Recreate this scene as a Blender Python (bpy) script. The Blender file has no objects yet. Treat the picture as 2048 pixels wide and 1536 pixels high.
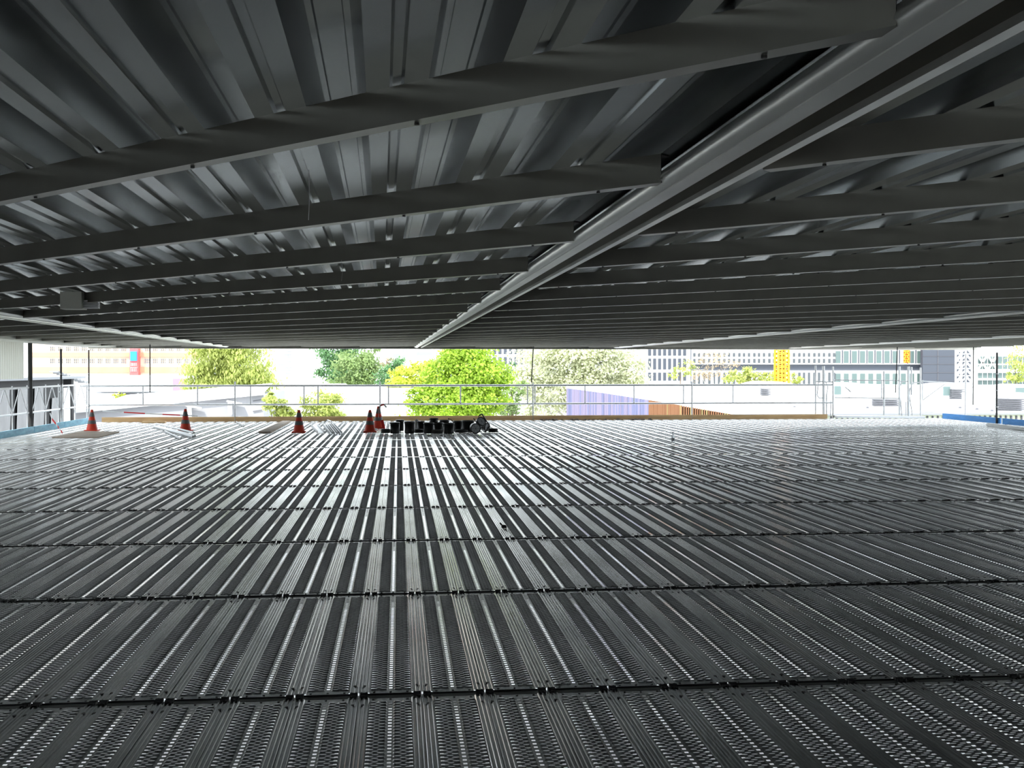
import bpy, math, random
from mathutils import Vector, Matrix
random.seed(7)
R = math.radians
S = bpy.context.scene
COL = S.collection
# ------------------------------------------------------------------ camera
F = 2240.0; EYE = 1.656
YAW = R(5.79); PITCH = R(-0.79)
cam_d = bpy.data.cameras.new('camera'); cam = bpy.data.objects.new('camera', cam_d); COL.objects.link(cam)
cam.location = (0, 0, EYE); cam.rotation_euler = (R(90) + PITCH, 0, -YAW)
cam_d.sensor_width = 36; cam_d.lens = F / 2048 * 36; cam_d.clip_start = .05; cam_d.clip_end = 3000
S.camera = cam
CM = cam.rotation_euler.to_matrix()
def at(px, py, Y):
    d = CM @ Vector(((px - 1024) / F, -(py - 768) / F, -1)); return Vector((0, 0, EYE)) + d * (Y / d.y)
def atx(px, py, X):
    d = CM @ Vector(((px - 1024) / F, -(py - 768) / F, -1)); return Vector((0, 0, EYE)) + d * (X / d.x)
def atz(px, py, z):
    d = CM @ Vector(((px - 1024) / F, -(py - 768) / F, -1)); return Vector((0, 0, EYE)) + d * ((z - EYE) / d.z)
def proj(p):
    q = CM.inverted() @ (Vector(p) - Vector((0, 0, EYE)))
    if q.z > -.05: return None
    return (1024 + F * q.x / -q.z, 768 - F * q.y / -q.z)
# ------------------------------------------------------------------ light
W = bpy.data.worlds.new('world'); S.world = W; W.use_nodes = True
bg = W.node_tree.nodes['Background']; bg.inputs[0].default_value = (.86, .94, 1, 1); bg.inputs[1].default_value = 3.2
sd = bpy.data.lights.new('sun', 'SUN'); sun = bpy.data.objects.new('sun', sd); COL.objects.link(sun)
sd.energy = 4.6; sd.angle = R(2); sd.color = (1, .96, .88); sun.rotation_euler = (R(42), 0, R(-28))
S.view_settings.view_transform = 'Standard'; S.view_settings.look = 'None'
S.view_settings.exposure = 0.2; S.view_settings.gamma = 1; S.view_settings.use_curve_mapping = False
S.cycles.max_bounces = 7; S.cycles.diffuse_bounces = 4; S.cycles.glossy_bounces = 4
S.cycles.sample_clamp_indirect = 6; S.cycles.use_denoising = True
# ------------------------------------------------------------------ materials
def mat(name, col, rough=.6, metal=0., noise=0., nscale=(8, 8, 8), bump=0., bscale=None, transl=0., spec=None, rnoise=0., col2=None):
    m = bpy.data.materials.new(name); m.use_nodes = True; nt = m.node_tree; b = nt.nodes['Principled BSDF']
    b.inputs['Base Color'].default_value = (*col, 1); b.inputs['Roughness'].default_value = rough; b.inputs['Metallic'].default_value = metal
    if spec is not None: b.inputs['Specular IOR Level'].default_value = spec
    if noise or bump or rnoise:
        tc = nt.nodes.new('ShaderNodeTexCoord'); mp = nt.nodes.new('ShaderNodeMapping'); mp.inputs['Scale'].default_value = nscale
        n = nt.nodes.new('ShaderNodeTexNoise'); n.inputs['Scale'].default_value = 1; n.inputs['Detail'].default_value = 4
        nt.links.new(tc.outputs['Object'], mp.inputs[0]); nt.links.new(mp.outputs[0], n.inputs['Vector'])
        if noise:
            r = nt.nodes.new('ShaderNodeMix'); r.data_type = 'RGBA'
            c2 = col2 or tuple(c * (1 - noise) for c in col)
            r.inputs[6].default_value = (*c2, 1); r.inputs[7].default_value = (*[min(1, c * (1 + noise * .5)) for c in col], 1)
            cr = nt.nodes.new('ShaderNodeMapRange'); cr.inputs[1].default_value = .3; cr.inputs[2].default_value = .7
            nt.links.new(n.outputs[0], cr.inputs[0]); nt.links.new(cr.outputs[0], r.inputs[0]); nt.links.new(r.outputs[2], b.inputs['Base Color'])
        if rnoise:
            rr = nt.nodes.new('ShaderNodeMapRange'); rr.inputs[1].default_value = .3; rr.inputs[2].default_value = .7
            rr.inputs[3].default_value = rough - rnoise; rr.inputs[4].default_value = rough + rnoise
            nt.links.new(n.outputs[0], rr.inputs[0]); nt.links.new(rr.outputs[0], b.inputs['Roughness'])
        if bump:
            mp2 = nt.nodes.new('ShaderNodeMapping'); mp2.inputs['Scale'].default_value = bscale or nscale
            n2 = nt.nodes.new('ShaderNodeTexNoise'); n2.inputs['Scale'].default_value = 1; n2.inputs['Detail'].default_value = 2
            bp = nt.nodes.new('ShaderNodeBump'); bp.inputs['Strength'].default_value = bump; bp.inputs['Distance'].default_value = .02
            nt.links.new(tc.outputs['Object'], mp2.inputs[0]); nt.links.new(mp2.outputs[0], n2.inputs['Vector'])
            nt.links.new(n2.outputs[0], bp.inputs['Height']); nt.links.new(bp.outputs[0], b.inputs['Normal'])
    if transl:
        o = nt.nodes['Material Output']; t = nt.nodes.new('ShaderNodeBsdfTranslucent'); t.inputs[0].default_value = (*[min(1, c * 1.2) for c in col], 1)
        mx = nt.nodes.new('ShaderNodeMixShader'); mx.inputs[0].default_value = transl
        nt.links.new(b.outputs[0], mx.inputs[1]); nt.links.new(t.outputs[0], mx.inputs[2]); nt.links.new(mx.outputs[0], o.inputs[0])
    return m
M = dict(
    deck=mat('galvanised_plank', (.78, .79, .79), .21, .92, .22, (9, 1.2, 9), rnoise=.06),
    cap=mat('worn_steel', (.30, .30, .29), .5, 1, .3, (20, 20, 20)),
    claw=mat('dark_steel', (.10, .10, .10), .5, .8),
    transom=mat('transom_steel', (.46, .47, .45), .4, .3, .2, (3, 20, 20)),
    sheet=mat('galvanised_sheet', (.43, .45, .45), .2, 1, 0, (2, .6, 2), bump=.035, bscale=(2.5, .8, 2.5)),
    beam=mat('beam_steel', (.36, .35, .31), .33, .85, .1, (4, 4, 4)),
    gutter=mat('gutter_sheet', (.82, .82, .79), .36, .85, .12, (3, 1, 3), bump=.25, bscale=(6, 2, 6)),
    alu=mat('aluminium', (.86, .87, .88), .4, .6),
    tube=mat('galvanised_tube', (.62, .63, .64), .45, .8, .15, (6, 6, 6)),
    darktube=mat('dark_tube', (.06, .06, .06), .6, .3),
    white=mat('white_paint', (.85, .85, .84), .6),
    whitewall=mat('white_wall', (.9, .9, .89), .8),
    roofmem=mat('white_membrane', (.86, .88, .90), .7, 0, .05, (.3, .3, .3)),
    gray=mat('grey_wall', (.24, .25, .27), .7),
    dgray=mat('dark_grey', (.10, .10, .115), .7),
    slate=mat('slate_panel', (.058, .067, .088), .5),
    glass=mat('window_glass', (.07, .08, .09), .2, .0),
    tealglass=mat('teal_glass', (.10, .145, .14), .15),
    blue=mat('blue_board', (.34, .72, 1), .55, 0, .25, (3, 3, 12)),
    dblue=mat('deep_blue_board', (.04, .30, .78), .55, 0, .15, (3, 3, 12)),
    wood=mat('orange_timber', (1, .60, .30), .7, 0, .3, (1.5, 8, 20)),
    plywood=mat('plywood', (.60, .48, .38), .75, 0, .25, (3, 3, 3)),
    red=mat('cone_orange', (1, .085, .04), .5, 0, .08),
    band=mat('cone_band', (.20, .20, .20), .5),
    black=mat('black_plastic', (.012, .012, .012), .35),
    blackrub=mat('black_rubber', (.02, .02, .02), .6),
    lens=mat('lamp_lens', (.62, .64, .65), .3),
    clear=mat('clear_plastic', (.85, .88, .9), .15),
    tape_w=mat('tape_white', (.85, .85, .85), .5), tape_r=mat('tape_red', (.75, .03, .03), .5),
    clad=mat('cream_cladding', (.78, .78, .70), .5, .1),
    tclad=mat('translucent_cladding', (.74, .74, .66), .5, 0, transl=.35),
    sheetfab=mat('white_sheeting', (.27, .27, .275), .7, bump=.4, bscale=(2, 2, 1)),
    darkwall=mat('dark_wall', (.02, .02, .022), .8),
    brick=mat('orange_render', (.60, .31, .19), .8, 0, .15, (.3, .3, .3)),
    cream=mat('cream_render', (.70, .58, .46), .8),
    redp=mat('red_panel', (.85, .12, .12), .6), bluep=mat('blue_panel', (.02, .24, .85), .6),
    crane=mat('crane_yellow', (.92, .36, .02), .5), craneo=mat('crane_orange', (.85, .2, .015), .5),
    purple=mat('purple_slat', (.26, .23, .34), .7), ochre=mat('ochre_slat', (.32, .24, .10), .7), rust=mat('rust_slat', (.24, .11, .05), .7),
    lilac=mat('lilac_slat', (.18, .19, .32), .7),
    lgray=mat('light_grey_wall', (.36, .36, .385), .7),
    pink=mat('pink_fence', (.60, .22, .30), .7), pgreen=mat('pale_green_metal', (.62, .66, .48), .6),
    ground=mat('ground_concrete', (.55, .55, .53), .85, 0, .2, (.3, .3, .3)),
    lowfloor=mat('pale_lower_floor', (.86, .86, .86), .18, 0, .25, (.9, .35, .9), rnoise=.14, spec=.9),
    bark=mat('bark', (.16, .12, .09), .9), palebark=mat('pale_bark', (.45, .42, .38), .9),
    f_birch=mat('leaf_birch', (.42, .48, .13), .6, 0, .5, (.8, .8, .8), transl=.35),
    f_lime=mat('leaf_lime', (.36, .52, .05), .55, 0, .5, (.8, .8, .8), transl=.4),
    f_dark=mat('leaf_dark', (.11, .24, .09), .6, 0, .5, (.8, .8, .8), transl=.25),
    f_olive=mat('leaf_olive', (.24, .34, .12), .6, 0, .5, (.8, .8, .8), transl=.3),
    f_silver=mat('leaf_silver', (.60, .62, .42), .6, 0, .45, (.8, .8, .8), transl=.3),
    f_yellow=mat('leaf_yellow', (.50, .56, .06), .6, 0, .4, (.8, .8, .8), transl=.35),
    f_brown=mat('leaf_brown', (.42, .33, .22), .7, 0, .4, (.8, .8, .8), transl=.2),
)
_c = M['clear'].node_tree.nodes['Principled BSDF']; _c.inputs['Transmission Weight'].default_value = .85; _c.inputs['IOR'].default_value = 1.15
# ------------------------------------------------------------------ helpers
class MB:
    def __init__(s): s.v = []; s.f = []
    def add(s, vs, fs):
        o = len(s.v); s.v += [tuple(v) for v in vs]; s.f += [tuple(i + o for i in f) for f in fs]; return s
    def box(s, a, b):
        x0, y0, z0 = a; x1, y1, z1 = b
        return s.add([(x0,y0,z0),(x1,y0,z0),(x1,y1,z0),(x0,y1,z0),(x0,y0,z1),(x1,y0,z1),(x1,y1,z1),(x0,y1,z1)],
                     [(0,3,2,1),(4,5,6,7),(0,1,5,4),(1,2,6,5),(2,3,7,6),(3,0,4,7)])
    def bar(s, p0, p1, w, h, up=(0, 0, 1)):
        p0, p1 = Vector(p0), Vector(p1); d = (p1 - p0).normalized(); u = Vector(up)
        if abs(d.dot(u)) > .99: u = Vector((0, 1, 0))
        r = d.cross(u).normalized(); u = r.cross(d).normalized(); r = r * w / 2; u = u * h / 2
        return s.add([p + a * r + b * u for p in (p0, p1) for a, b in ((-1,-1),(1,-1),(1,1),(-1,1))],
                     [(3,2,1,0),(4,5,6,7),(0,1,5,4),(1,2,6,5),(2,3,7,6),(3,0,4,7)])
    def tube(s, p0, p1, r, n=8, r1=None):
        p0, p1 = Vector(p0), Vector(p1); d = (p1 - p0).normalized(); u = Vector((0, 0, 1)) if abs(d.z) < .9 else Vector((1, 0, 0))
        a = d.cross(u).normalized(); b = d.cross(a); r1 = r if r1 is None else r1
        vs = [p + (a * math.cos(t) + b * math.sin(t)) * rr for p, rr in ((p0, r), (p1, r1)) for t in [2 * math.pi * i / n for i in range(n)]]
        return s.add(vs, [(i, (i + 1) % n, n + (i + 1) % n, n + i) for i in range(n)] + [tuple(range(n))[::-1], tuple(range(n, 2 * n))])
    def path(s, pts, r, n=6):
        for p, q in zip(pts, pts[1:]): s.tube(p, q, r, n)
        return s
    def lathe(s, prof, n=20, c=(0, 0, 0), mtx=None):
        vs = []
        for r, z in prof:
            for i in range(n):
                t = 2 * math.pi * i / n; p = Vector((r * math.cos(t), r * math.sin(t), z))
                if mtx: p = mtx @ p
                vs.append(p + Vector(c))
        fs = [(k * n + i, k * n + (i + 1) % n, (k + 1) * n + (i + 1) % n, (k + 1) * n + i) for k in range(len(prof) - 1) for i in range(n)]
        return s.add(vs, fs)
    def extr(s, prof, p0, p1, side, closed=False, nseg=1):
        # profile of (a, z): a along 'side', swept from p0 to p1
        p0, p1, side = Vector(p0), Vector(p1), Vector(side); n = len(prof); vs = []
        for k in range(nseg + 1):
            p = p0.lerp(p1, k / nseg)
            vs += [p + side * a + Vector((0, 0, z)) for a, z in prof]
        fs = []
        for k in range(nseg):
            for i in range(n if closed else n - 1):
                j = (i + 1) % n; fs.append((k*n+i, k*n+j, (k+1)*n+j, (k+1)*n+i))
        if closed: fs += [tuple(range(n)), tuple(range(nseg*n, nseg*n+n))[::-1]]
        return s.add(vs, fs)
    def mesh(s, name, m):
        me = bpy.data.meshes.new(name); me.from_pydata(s.v, [], s.f); me.materials.append(m); me.update(); return me
    def build(s, name, m, parent=None, smooth=False, origin=None):
        if origin is not None:
            o_ = Vector(origin); s.v = [tuple(Vector(v) - o_) for v in s.v]
        me = s.mesh(name, m)
        if smooth:
            for p in me.polygons: p.use_smooth = True
        o = bpy.data.objects.new(name, me); COL.objects.link(o)
        if origin is not None: o.location = origin
        if parent:
            o.parent = parent
            if origin is None and parent.location.length > 0: o.matrix_parent_inverse = Matrix.Translation(-parent.location)
        return o
def tag(o, label=None, cat=None, group=None, kind=None):
    if label: o['label'] = label
    if cat: o['category'] = cat
    if group: o['group'] = group
    if kind: o['kind'] = kind
    return o
def empty(name, loc, label, cat, group=None):
    o = bpy.data.objects.new(name, None); o.empty_display_size = .1; o.location = loc; COL.objects.link(o); return tag(o, label, cat, group)
def struct(o): o['kind'] = 'structure'; return o
def copy_tree(o, parent=None):
    c = o.copy(); COL.objects.link(c)
    if parent: c.parent = parent
    for ch in o.children: copy_tree(ch, c)
    return c
ORD = 'first second third fourth fifth sixth seventh eighth ninth tenth eleventh twelfth thirteenth fourteenth fifteenth sixteenth seventeenth eighteenth nineteenth'.split()
def ordn(i):
    if i < 19: return ORD[i]
    t, u = divmod(i + 1, 10); T = {2: 'twent', 3: 'thirt', 4: 'fort', 5: 'fift', 6: 'sixt', 7: 'sevent', 8: 'eight'}[t]
    return T + 'ieth' if u == 0 else T + 'y-' + ORD[u - 1]
# ------------------------------------------------------------------ shell: ground, ceiling, added light-blocking walls

GZ = -5.0; XL, XR, YF = -9.45, 18.04, 35.7
g = MB(); g.box((-500, -60, GZ - .3), (700, 900, GZ)); struct(g.build('ground', M['ground']))
g = MB(); g.box((XL - 3.4, -20, GZ), (XR + 6, YF + 6, GZ + .04)); struct(g.build('floor', M['lowfloor']))
VD = Vector((-math.sin(R(.81)), math.cos(R(.81)), 0)); UD = Vector((VD.y, -VD.x, 0))
HC = .68; ZB = EYE + HC; ZS = EYE + .785      # beam underside, sheet underside
PER = .352
prof = []
u0 = .041
n0 = -28; n1 = 55
for n in range(n0, n1):
    c = u0 + PER * n
    for a, z in ((-.085, 0), (-.020, 0), (-.012, .014), (.012, .014), (.020, 0), (.085, 0), (.120, .118), (.137, .118), (.141, .126), (.211, .126), (.215, .118), (.232, .118)):
        prof.append((c + a, ZS + z))
sh = MB(); sh.extr(prof, VD * -7, VD * 36.2, UD)
struct(sh.build('ceiling', M['sheet']))
sk = MB(); sk.box((-9.8, -7, ZS + .14), (19.4, 36.2, ZS + .2)); struct(sk.build('ceiling_cover', M['dgray']))
wr = MB(); wr.box((XR + .6, -7, 0), (XR + .8, 19, ZS + .3)); struct(wr.build('light_block_right', M['darkwall']))  # unseen wall added to keep side light off the roof
bw = MB(); bw.box((-12, -7.2, -.3), (21, -7, ZS + .3)); struct(bw.build('light_block_back', M['darkwall']))  # added behind the camera to shut out light and keep beam webs dark
# gutters (main longitudinal roof members)
GU = [-8.95, -4.95, 1.13, 7.6, 13.45, 19.2]
GW = .19
def gutter(uc, label):
    o = empty('roof_gutter', tuple(UD * uc + Vector((0, 0, ZB))), label, 'gutter')
    flap = MB(); nseg = 40
    pr = [(-.055, .085), (-.09, .06), (-.114, .038), (-.122, .015), (-.11, -.003), (-.095, -.01), (-.08, -.012)]
    vs = []; n = len(pr)
    for k in range(nseg + 1):
        v = -6.5 + k * (36 + 6.5) / nseg; w = (random.uniform(-1, 1) * .012 if v > 8 else 0)
        for i, (a, z) in enumerate(pr): vs.append(UD * (uc + a - w * (1 - i / n)) + VD * v + Vector((0, 0, ZB + z + w * .6 * (1 - i / n))))
    flap.add(vs, [(k*n+i, k*n+i+1, (k+1)*n+i+1, (k+1)*n+i) for k in range(nseg) for i in range(n - 1)])
    flap.build('side_flap', M['gutter'], o, True)
    def ex(nm, pr, m): MB().extr([(uc + a, ZB + z) for a, z in pr], VD * -6.5, VD * 36, UD).build(nm, m, o)
    ex('bottom_flange', [(-.08, -.006), (-.08, -.016), (-.022, -.02), (-.020, .03)], M['gutter'])
    ex('channel', [(-.020, .03), (-.018, .05), (.03, .05), (.034, .044), (.05, .044), (.054, .05), (.078, .05), (.08, .0)], M['beam'])
    ex('lower_flange', [(.08, .012), (.08, -.02), (.118, -.018), (.122, -.004), (.155, .004), (.168, .03), (.168, .12)], M['gutter'])
    return o
gutter(-4.95, 'long pale metal gutter under the roof on the left side')
gutter(1.13, 'large pale metal gutter running diagonally overhead down the middle of the roof')
gutter(7.6, 'long pale metal gutter under the roof in the right half')
gutter(13.45, 'short far pale gutter under the roof nearest the right roof edge')
eb = MB(); eb.box((-9.6, -6.5, ZB - .02), (-8.75, 36, ZB + .10)); 
tag(eb.build('edge_beam', M['clad']), 'wide cream edge beam along the left side of the roof', 'beam')
fe = MB(); fe.box((-9.6, 36.0, ZB - .05), (19.4, 36.25, ZS + .2)); tag(fe.build('fascia_beam', M['beam']), 'dark beam closing the far edge of the roof', 'beam')
# skew roof beams, cut at the gutters
BD = Vector((-math.sin(R(44.8)), math.cos(R(44.8)), 0)); BN = Vector((BD.y, -BD.x, 0))
BAY = ['between the left edge beam and the left gutter', 'between the left gutter and the central gutter', 'between the central gutter and the gutter right of it', 'between the two gutters of the right half', 'right of the farthest gutter']
BH = .105
cnt = [0] * 5; BEAMS = []
for k in range(-2, 32):
    Y0 = 3.13 + 1.858 * k
    for b in range(5):
        ua, ub = GU[b] + (.165 if b else -.0), GU[b + 1] - (.118 if b < 4 else 0)
        P0 = Vector((0, Y0, 0)); kk = UD.dot(BD)
        s0, s1 = (ub - UD.dot(P0)) / kk, (ua - UD.dot(P0)) / kk
        def clipY(s, lo, hi):
            y = (P0 + BD * s).y; return s if lo <= y <= hi else ((lo if y < lo else hi) - Y0) / BD.y
        if (P0 + BD * s0).y > 35.9 or (P0 + BD * s1).y < -6: continue
        s0, s1 = clipY(s0, -6, 35.95), clipY(s1, -6, 35.95)
        vis = False
        for i in range(41):
            q = proj(P0 + BD * (s0 + (s1 - s0) * i / 40) + Vector((0, 0, ZB)))
            if q and -5 < q[0] < 2053 and -5 < q[1] < 1540: vis = True
        if not vis: continue
        BEAMS.append((Y0, b, P0 + BD * s0, P0 + BD * s1))
BEAMS.sort(key=lambda t: (t[1], t[0]))
for Y0, b, pa, pb in BEAMS:
    i = cnt[b]; cnt[b] += 1
    w = .058; t = .004
    pr = [(0, 0), (w, 0), (w, .012), (w - t, .012), (w - t, t), (t, t), (t, BH - t), (w, BH - t), (w, BH), (0, BH)]
    pm = (pa + pb) / 2; o_ = Vector((pm.x, pm.y, ZB))
    lab = 'dark steel roof beam, %s from the camera %s' % (ordn(i), BAY[b])
    o = MB().extr(pr, pa + Vector((0, 0, ZB)), pb + Vector((0, 0, ZB)), BN, True).build('roof_beam', M['beam'], origin=o_)
    tag(o, lab, 'beam', 'skew roof beams')
    if pm.y < 12:   # bolts seen under the near flanges
        L = (pb - pa).length; s = .3
        bm_ = MB()
        while s < L:
            q = pa + (pb - pa) * (s / L) + BN * .03
            bm_.tube(q + Vector((0, 0, ZB)), q + Vector((0, 0, ZB - .006)), .007, 8); s += 1.05
        if bm_.v: bm_.build('bolts', M['claw'], o)
# sheet-metal box near the left gutter
bx = MB(); a = at(120, 600, 11.85); b_ = at(163, 618, 11.85); bx.box((a.x, 11.85, b_.z), (b_.x, 12.05, ZS))
o = bx.build('ceiling_box', M['clad']); tag(o, 'grey-green metal box fixed between roof beams above the left side', 'box')
lv = MB()
a = at(166, 600, 11.9); b_ = at(196, 617, 11.9)
lv.box((a.x - .01, 11.96, b_.z), (b_.x, 11.975, ZS))
for i in range(5):
    z = b_.z + (a.z - b_.z) * (i + .5) / 5; lv.bar((a.x, 11.93, z), (b_.x, 11.93, z + .004), .05, .012)
tag(lv.build('ceiling_louver', M['alu']), 'small bright louvred metal piece beside the grey-green ceiling box', 'louvre')
for px, y0, y1, Y, lab in ((617, 340, 440, 3.9, 'thin pale wire hanging in front of the second roof beam'), (683, 520, 562, 7.2, 'short thin wire hanging in front of the fifth roof beam')):
    tag(MB().path([at(px, y0, Y), at(px + 2, (y0 + y1) / 2, Y), at(px, y1, Y)], .0012, 5).build('hanging_wire', M['alu']), lab, 'wire')
# ------------------------------------------------------------------ deck planks
PL = 2.49; EN = .06
def cell(mb, x0, x1, y0, y1, hx, hy, z, dz, rnd=.6):
    cx, cy = (x0 + x1) / 2, (y0 + y1) / 2
    out = [(x0,y0,z),(cx,y0,z),(x1,y0,z),(x1,cy,z),(x1,y1,z),(cx,y1,z),(x0,y1,z),(x0,cy,z)]
    r = rnd
    inn = [(cx-hx*r,cy-hy*(1.4-r*.5 if r<.8 else 1),z+dz),(cx,cy-hy,z+dz),(cx+hx*r,cy-hy*(1.4-r*.5 if r<.8 else 1),z+dz),(cx+hx,cy,z+dz),
           (cx+hx*r,cy+hy*(1.4-r*.5 if r<.8 else 1),z+dz),(cx,cy+hy,z+dz),(cx-hx*r,cy+hy*(1.4-r*.5 if r<.8 else 1),z+dz),(cx-hx,cy,z+dz)]
    if r < .8:
        k = .71
        inn = [(cx-hx*k,cy-hy*k,z+dz),(cx,cy-hy,z+dz),(cx+hx*k,cy-hy*k,z+dz),(cx+hx,cy,z+dz),(cx+hx*k,cy+hy*k,z+dz),(cx,cy+hy,z+dz),(cx-hx*k,cy+hy*k,z+dz),(cx-hx,cy,z+dz)]
    mb.add(out + inn, [(i, (i+1) % 8, 8 + (i+1) % 8, 8 + i) for i in range(8)])
def plank_mesh(L):
    mb = MB()
    edge = [(-.1588,-.055),(-.1588,-.0030),(-.1550,.0006),(-.1490,.0006),(-.1452,-.0032),(-.1390,-.0032),(-.1352,.0006),(-.1290,.0006),(-.1252,-.0032),(-.1180,-.0032),(-.1142,.0006),(-.1090,.0006),(-.1045,-.004)]
    for sg in (1, -1):
        vs = [(x * sg, y, z) for y in (0, L) for x, z in edge]; n = len(edge)
        fs = [(i, i + 1, n + i + 1, n + i) for i in range(n - 1)]
        if sg < 0: fs = [f[::-1] for f in fs]
        mb.add(vs, fs)
    z = -.004; X0, X1 = .0165, .1045
    mb.add([(-X1,0,z),(X1,0,z),(X1,EN,z),(-X1,EN,z),(-X1,L-EN,z),(X1,L-EN,z),(X1,L,z),(-X1,L,z)], [(0,1,2,3),(4,5,6,7)])
    nr = int((L - 2 * EN) / .022); rp = (L - 2 * EN) / nr; cw = (X1 - X0) / 2
    for j in range(nr):
        y0 = EN + j * rp; y1 = y0 + rp
        for sg in (1, -1):
            if j % 2 == 0:
                for q in (0, 1):
                    a, b = X0 + q * cw, X0 + (q + 1) * cw
                    cell(mb, min(a*sg, b*sg), max(a*sg, b*sg), y0, y1, .0150, .0042, z, .0056)
            else:
                a, b = X0 + cw * .5, X0 + cw * 1.5
                cell(mb, min(a*sg, b*sg), max(a*sg, b*sg), y0, y1, .0150, .0042, z, .0056)
                a, b = X0, X0 + cw * .5
                mb.add([(a*sg,y0,z),(b*sg,y0,z),(b*sg,y1,z),(a*sg,y1,z)], [(0,1,2,3) if sg > 0 else (3,2,1,0)])
                a, b = X0 + cw * 1.5, X1
                cell(mb, min(a*sg, b*sg), max(a*sg, b*sg), y0, y1, .0080, .0078, z, -.001, 1)
        if j % 2: cell(mb, -X0, X0, y0, y1, .0085, .0082, z, .0, 1)
        else: mb.add([(-X0,y0,z),(X0,y0,z),(X0,y1,z),(-X0,y1,z)], [(0,1,2,3)])
    return mb
def cap_mb(y, d):     # end cap with rivets and two hook claws; d=+1 at far end
    mb = MB()
    mb.box((-.15, min(y, y + d*.006), -.055), (.15, max(y, y + d*.006), -.003))
    for x in (-.085, 0, .085): mb.lathe([(.0, .002), (.006, .0005), (.007, -.003)], 8, (x, y - d * .022, -.002))
    for x in (-.135, .135):
        for e in (-.012, .012):
            mb.box((x + e - .004, min(y, y + d*.038), -.0085), (x + e + .004, max(y, y + d*.038), .005))
        mb.tube((x - .02, y + d * .028, .0015), (x + .02, y + d * .028, .0015), .009, 8)
        mb.box((x - .007, min(y - d*.115, y - d*.135), -.004), (x + .007, max(y - d*.115, y - d*.135), .0015))
    return mb
ROWY = [5.70 + 2.571 * k for k in range(-5, 12)] + [YF + .055]
me_long = plank_mesh(PL).mesh('plank_plate', M['deck']); me_short = plank_mesh(YF - ROWY[-2] - .04).mesh('short_plank_plate', M['deck'])
me_c0 = cap_mb(0, -1).mesh('end_cap', M['claw']); me_c1 = cap_mb(PL, 1).mesh('end_cap', M['claw'])
COLX = [.118 + .32 * n + .16 for n in range(-30, 56)]
cand = []; rest = []
for r in range(len(ROWY) - 1):
    y = ROWY[r] + .04
    for x in COLX:
        vis = False
        for fx in (-.15, .15):
            for fy in (0, .5, 1):
                q = proj((x + fx, y + fy * PL, 0))
                if q and 0 < q[0] < 2048 and q[1] < 1536: vis = True
        (cand if vis else rest).append((r, x, y))
cand.sort(key=lambda t: (t[0], t[1]))
near = cand[:300]; rest += cand[300:]
r_base = near[0][0]; seen = {}
src = None
for r, x, y in near:
    i = seen.get(r, 0); seen[r] = i + 1
    o = bpy.data.objects.new('deck_plank', me_long); COL.objects.link(o)
    o.location = (x + random.uniform(-.0006, .0006), y, random.uniform(-.0012, .0012))
    tag(o, 'perforated steel deck plank, %s from left in the %s row from the camera' % (ordn(i), ordn(r - r_base)), 'deck plank', 'perforated steel planks of the scaffold deck')
    for nm, me in (('end_cap', me_c0), ('end_cap', me_c1)):
        c = bpy.data.objects.new(nm, me); COL.objects.link(c); c.parent = o
    src = src or o
# the remaining planks: one object
def scatter_obj(name, pts, me_src_obj):
    me = bpy.data.meshes.new(name); me.from_pydata(pts, [], []); o = bpy.data.objects.new(name, me); COL.objects.link(o)
    ng = bpy.data.node_groups.new(name, 'GeometryNodeTree')
    ng.interface.new_socket('Geometry', in_out='INPUT', socket_type='NodeSocketGeometry'); ng.interface.new_socket('Geometry', in_out='OUTPUT', socket_type='NodeSocketGeometry')
    gi = ng.nodes.new('NodeGroupInput'); go = ng.nodes.new('NodeGroupOutput'); oi = ng.nodes.new('GeometryNodeObjectInfo'); ip = ng.nodes.new('GeometryNodeInstanceOnPoints')
    oi.inputs['Object'].default_value = me_src_obj; oi.inputs['As Instance'].default_value = True; oi.transform_space = 'ORIGINAL'
    ng.links.new(gi.outputs[0], ip.inputs['Points']); ng.links.new(oi.outputs['Geometry'], ip.inputs['Instance']); ng.links.new(ip.outputs[0], go.inputs[0])
    md = o.modifiers.new('scatter', 'NODES'); md.node_group = ng; return o
full = [(x, y, random.uniform(-.0015, .0015)) for r, x, y in rest if r < len(ROWY) - 2]
o = scatter_obj('far_deck_planks', full, src)
tag(o, 'mass of distant perforated steel planks covering the far half of the deck', 'deck planks', kind='stuff')
mb = MB()
V = [tuple(v.co) for v in me_short.vertices]; 
o = bpy.data.objects.new('short_deck_plank', me_short); COL.objects.link(o)
sx = [(x, y) for r, x, y in rest if r == len(ROWY) - 2]
o.location = (sx[43][0], sx[43][1], 0); tag(o, 'short perforated steel plank of the last deck row, at the orange toe board', 'deck plank')
o2 = scatter_obj('far_edge_planks', [(x, y, 0) for i, (x, y) in enumerate(sx) if i != 43], o)
tag(o2, 'last row of short steel planks along the far edge of the deck', 'deck planks', kind='stuff')
for k, y in enumerate(ROWY):
    mb = MB(); mb.box((XL, y - .032, -.10), (XR, y + .032, -.0105))
    o = mb.build('deck_transom', M['transom'], origin=(XL, y, -.1))
    kk = k - r_base
    tag(o, ('steel transom crossing the deck in front of its %s plank row from the camera' % ordn(max(kk, 0))) if kk >= 0 else 'steel transom under the deck behind the camera', 'transom', 'transoms between the plank rows')
# side edge bearers so the deck rests on something
for nm, x, lab in (('edge_bearer', XL - .03, 'steel bearer under the left edge of the deck'), ('edge_bearer', XR + .03, 'steel bearer under the right edge of the deck')):
    tag(MB().box((x - .03, -7, -.2), (x + .03, YF, -.06)).build(nm, M['tube'], origin=(x, 0, -.2)), lab, 'bearer')
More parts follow.
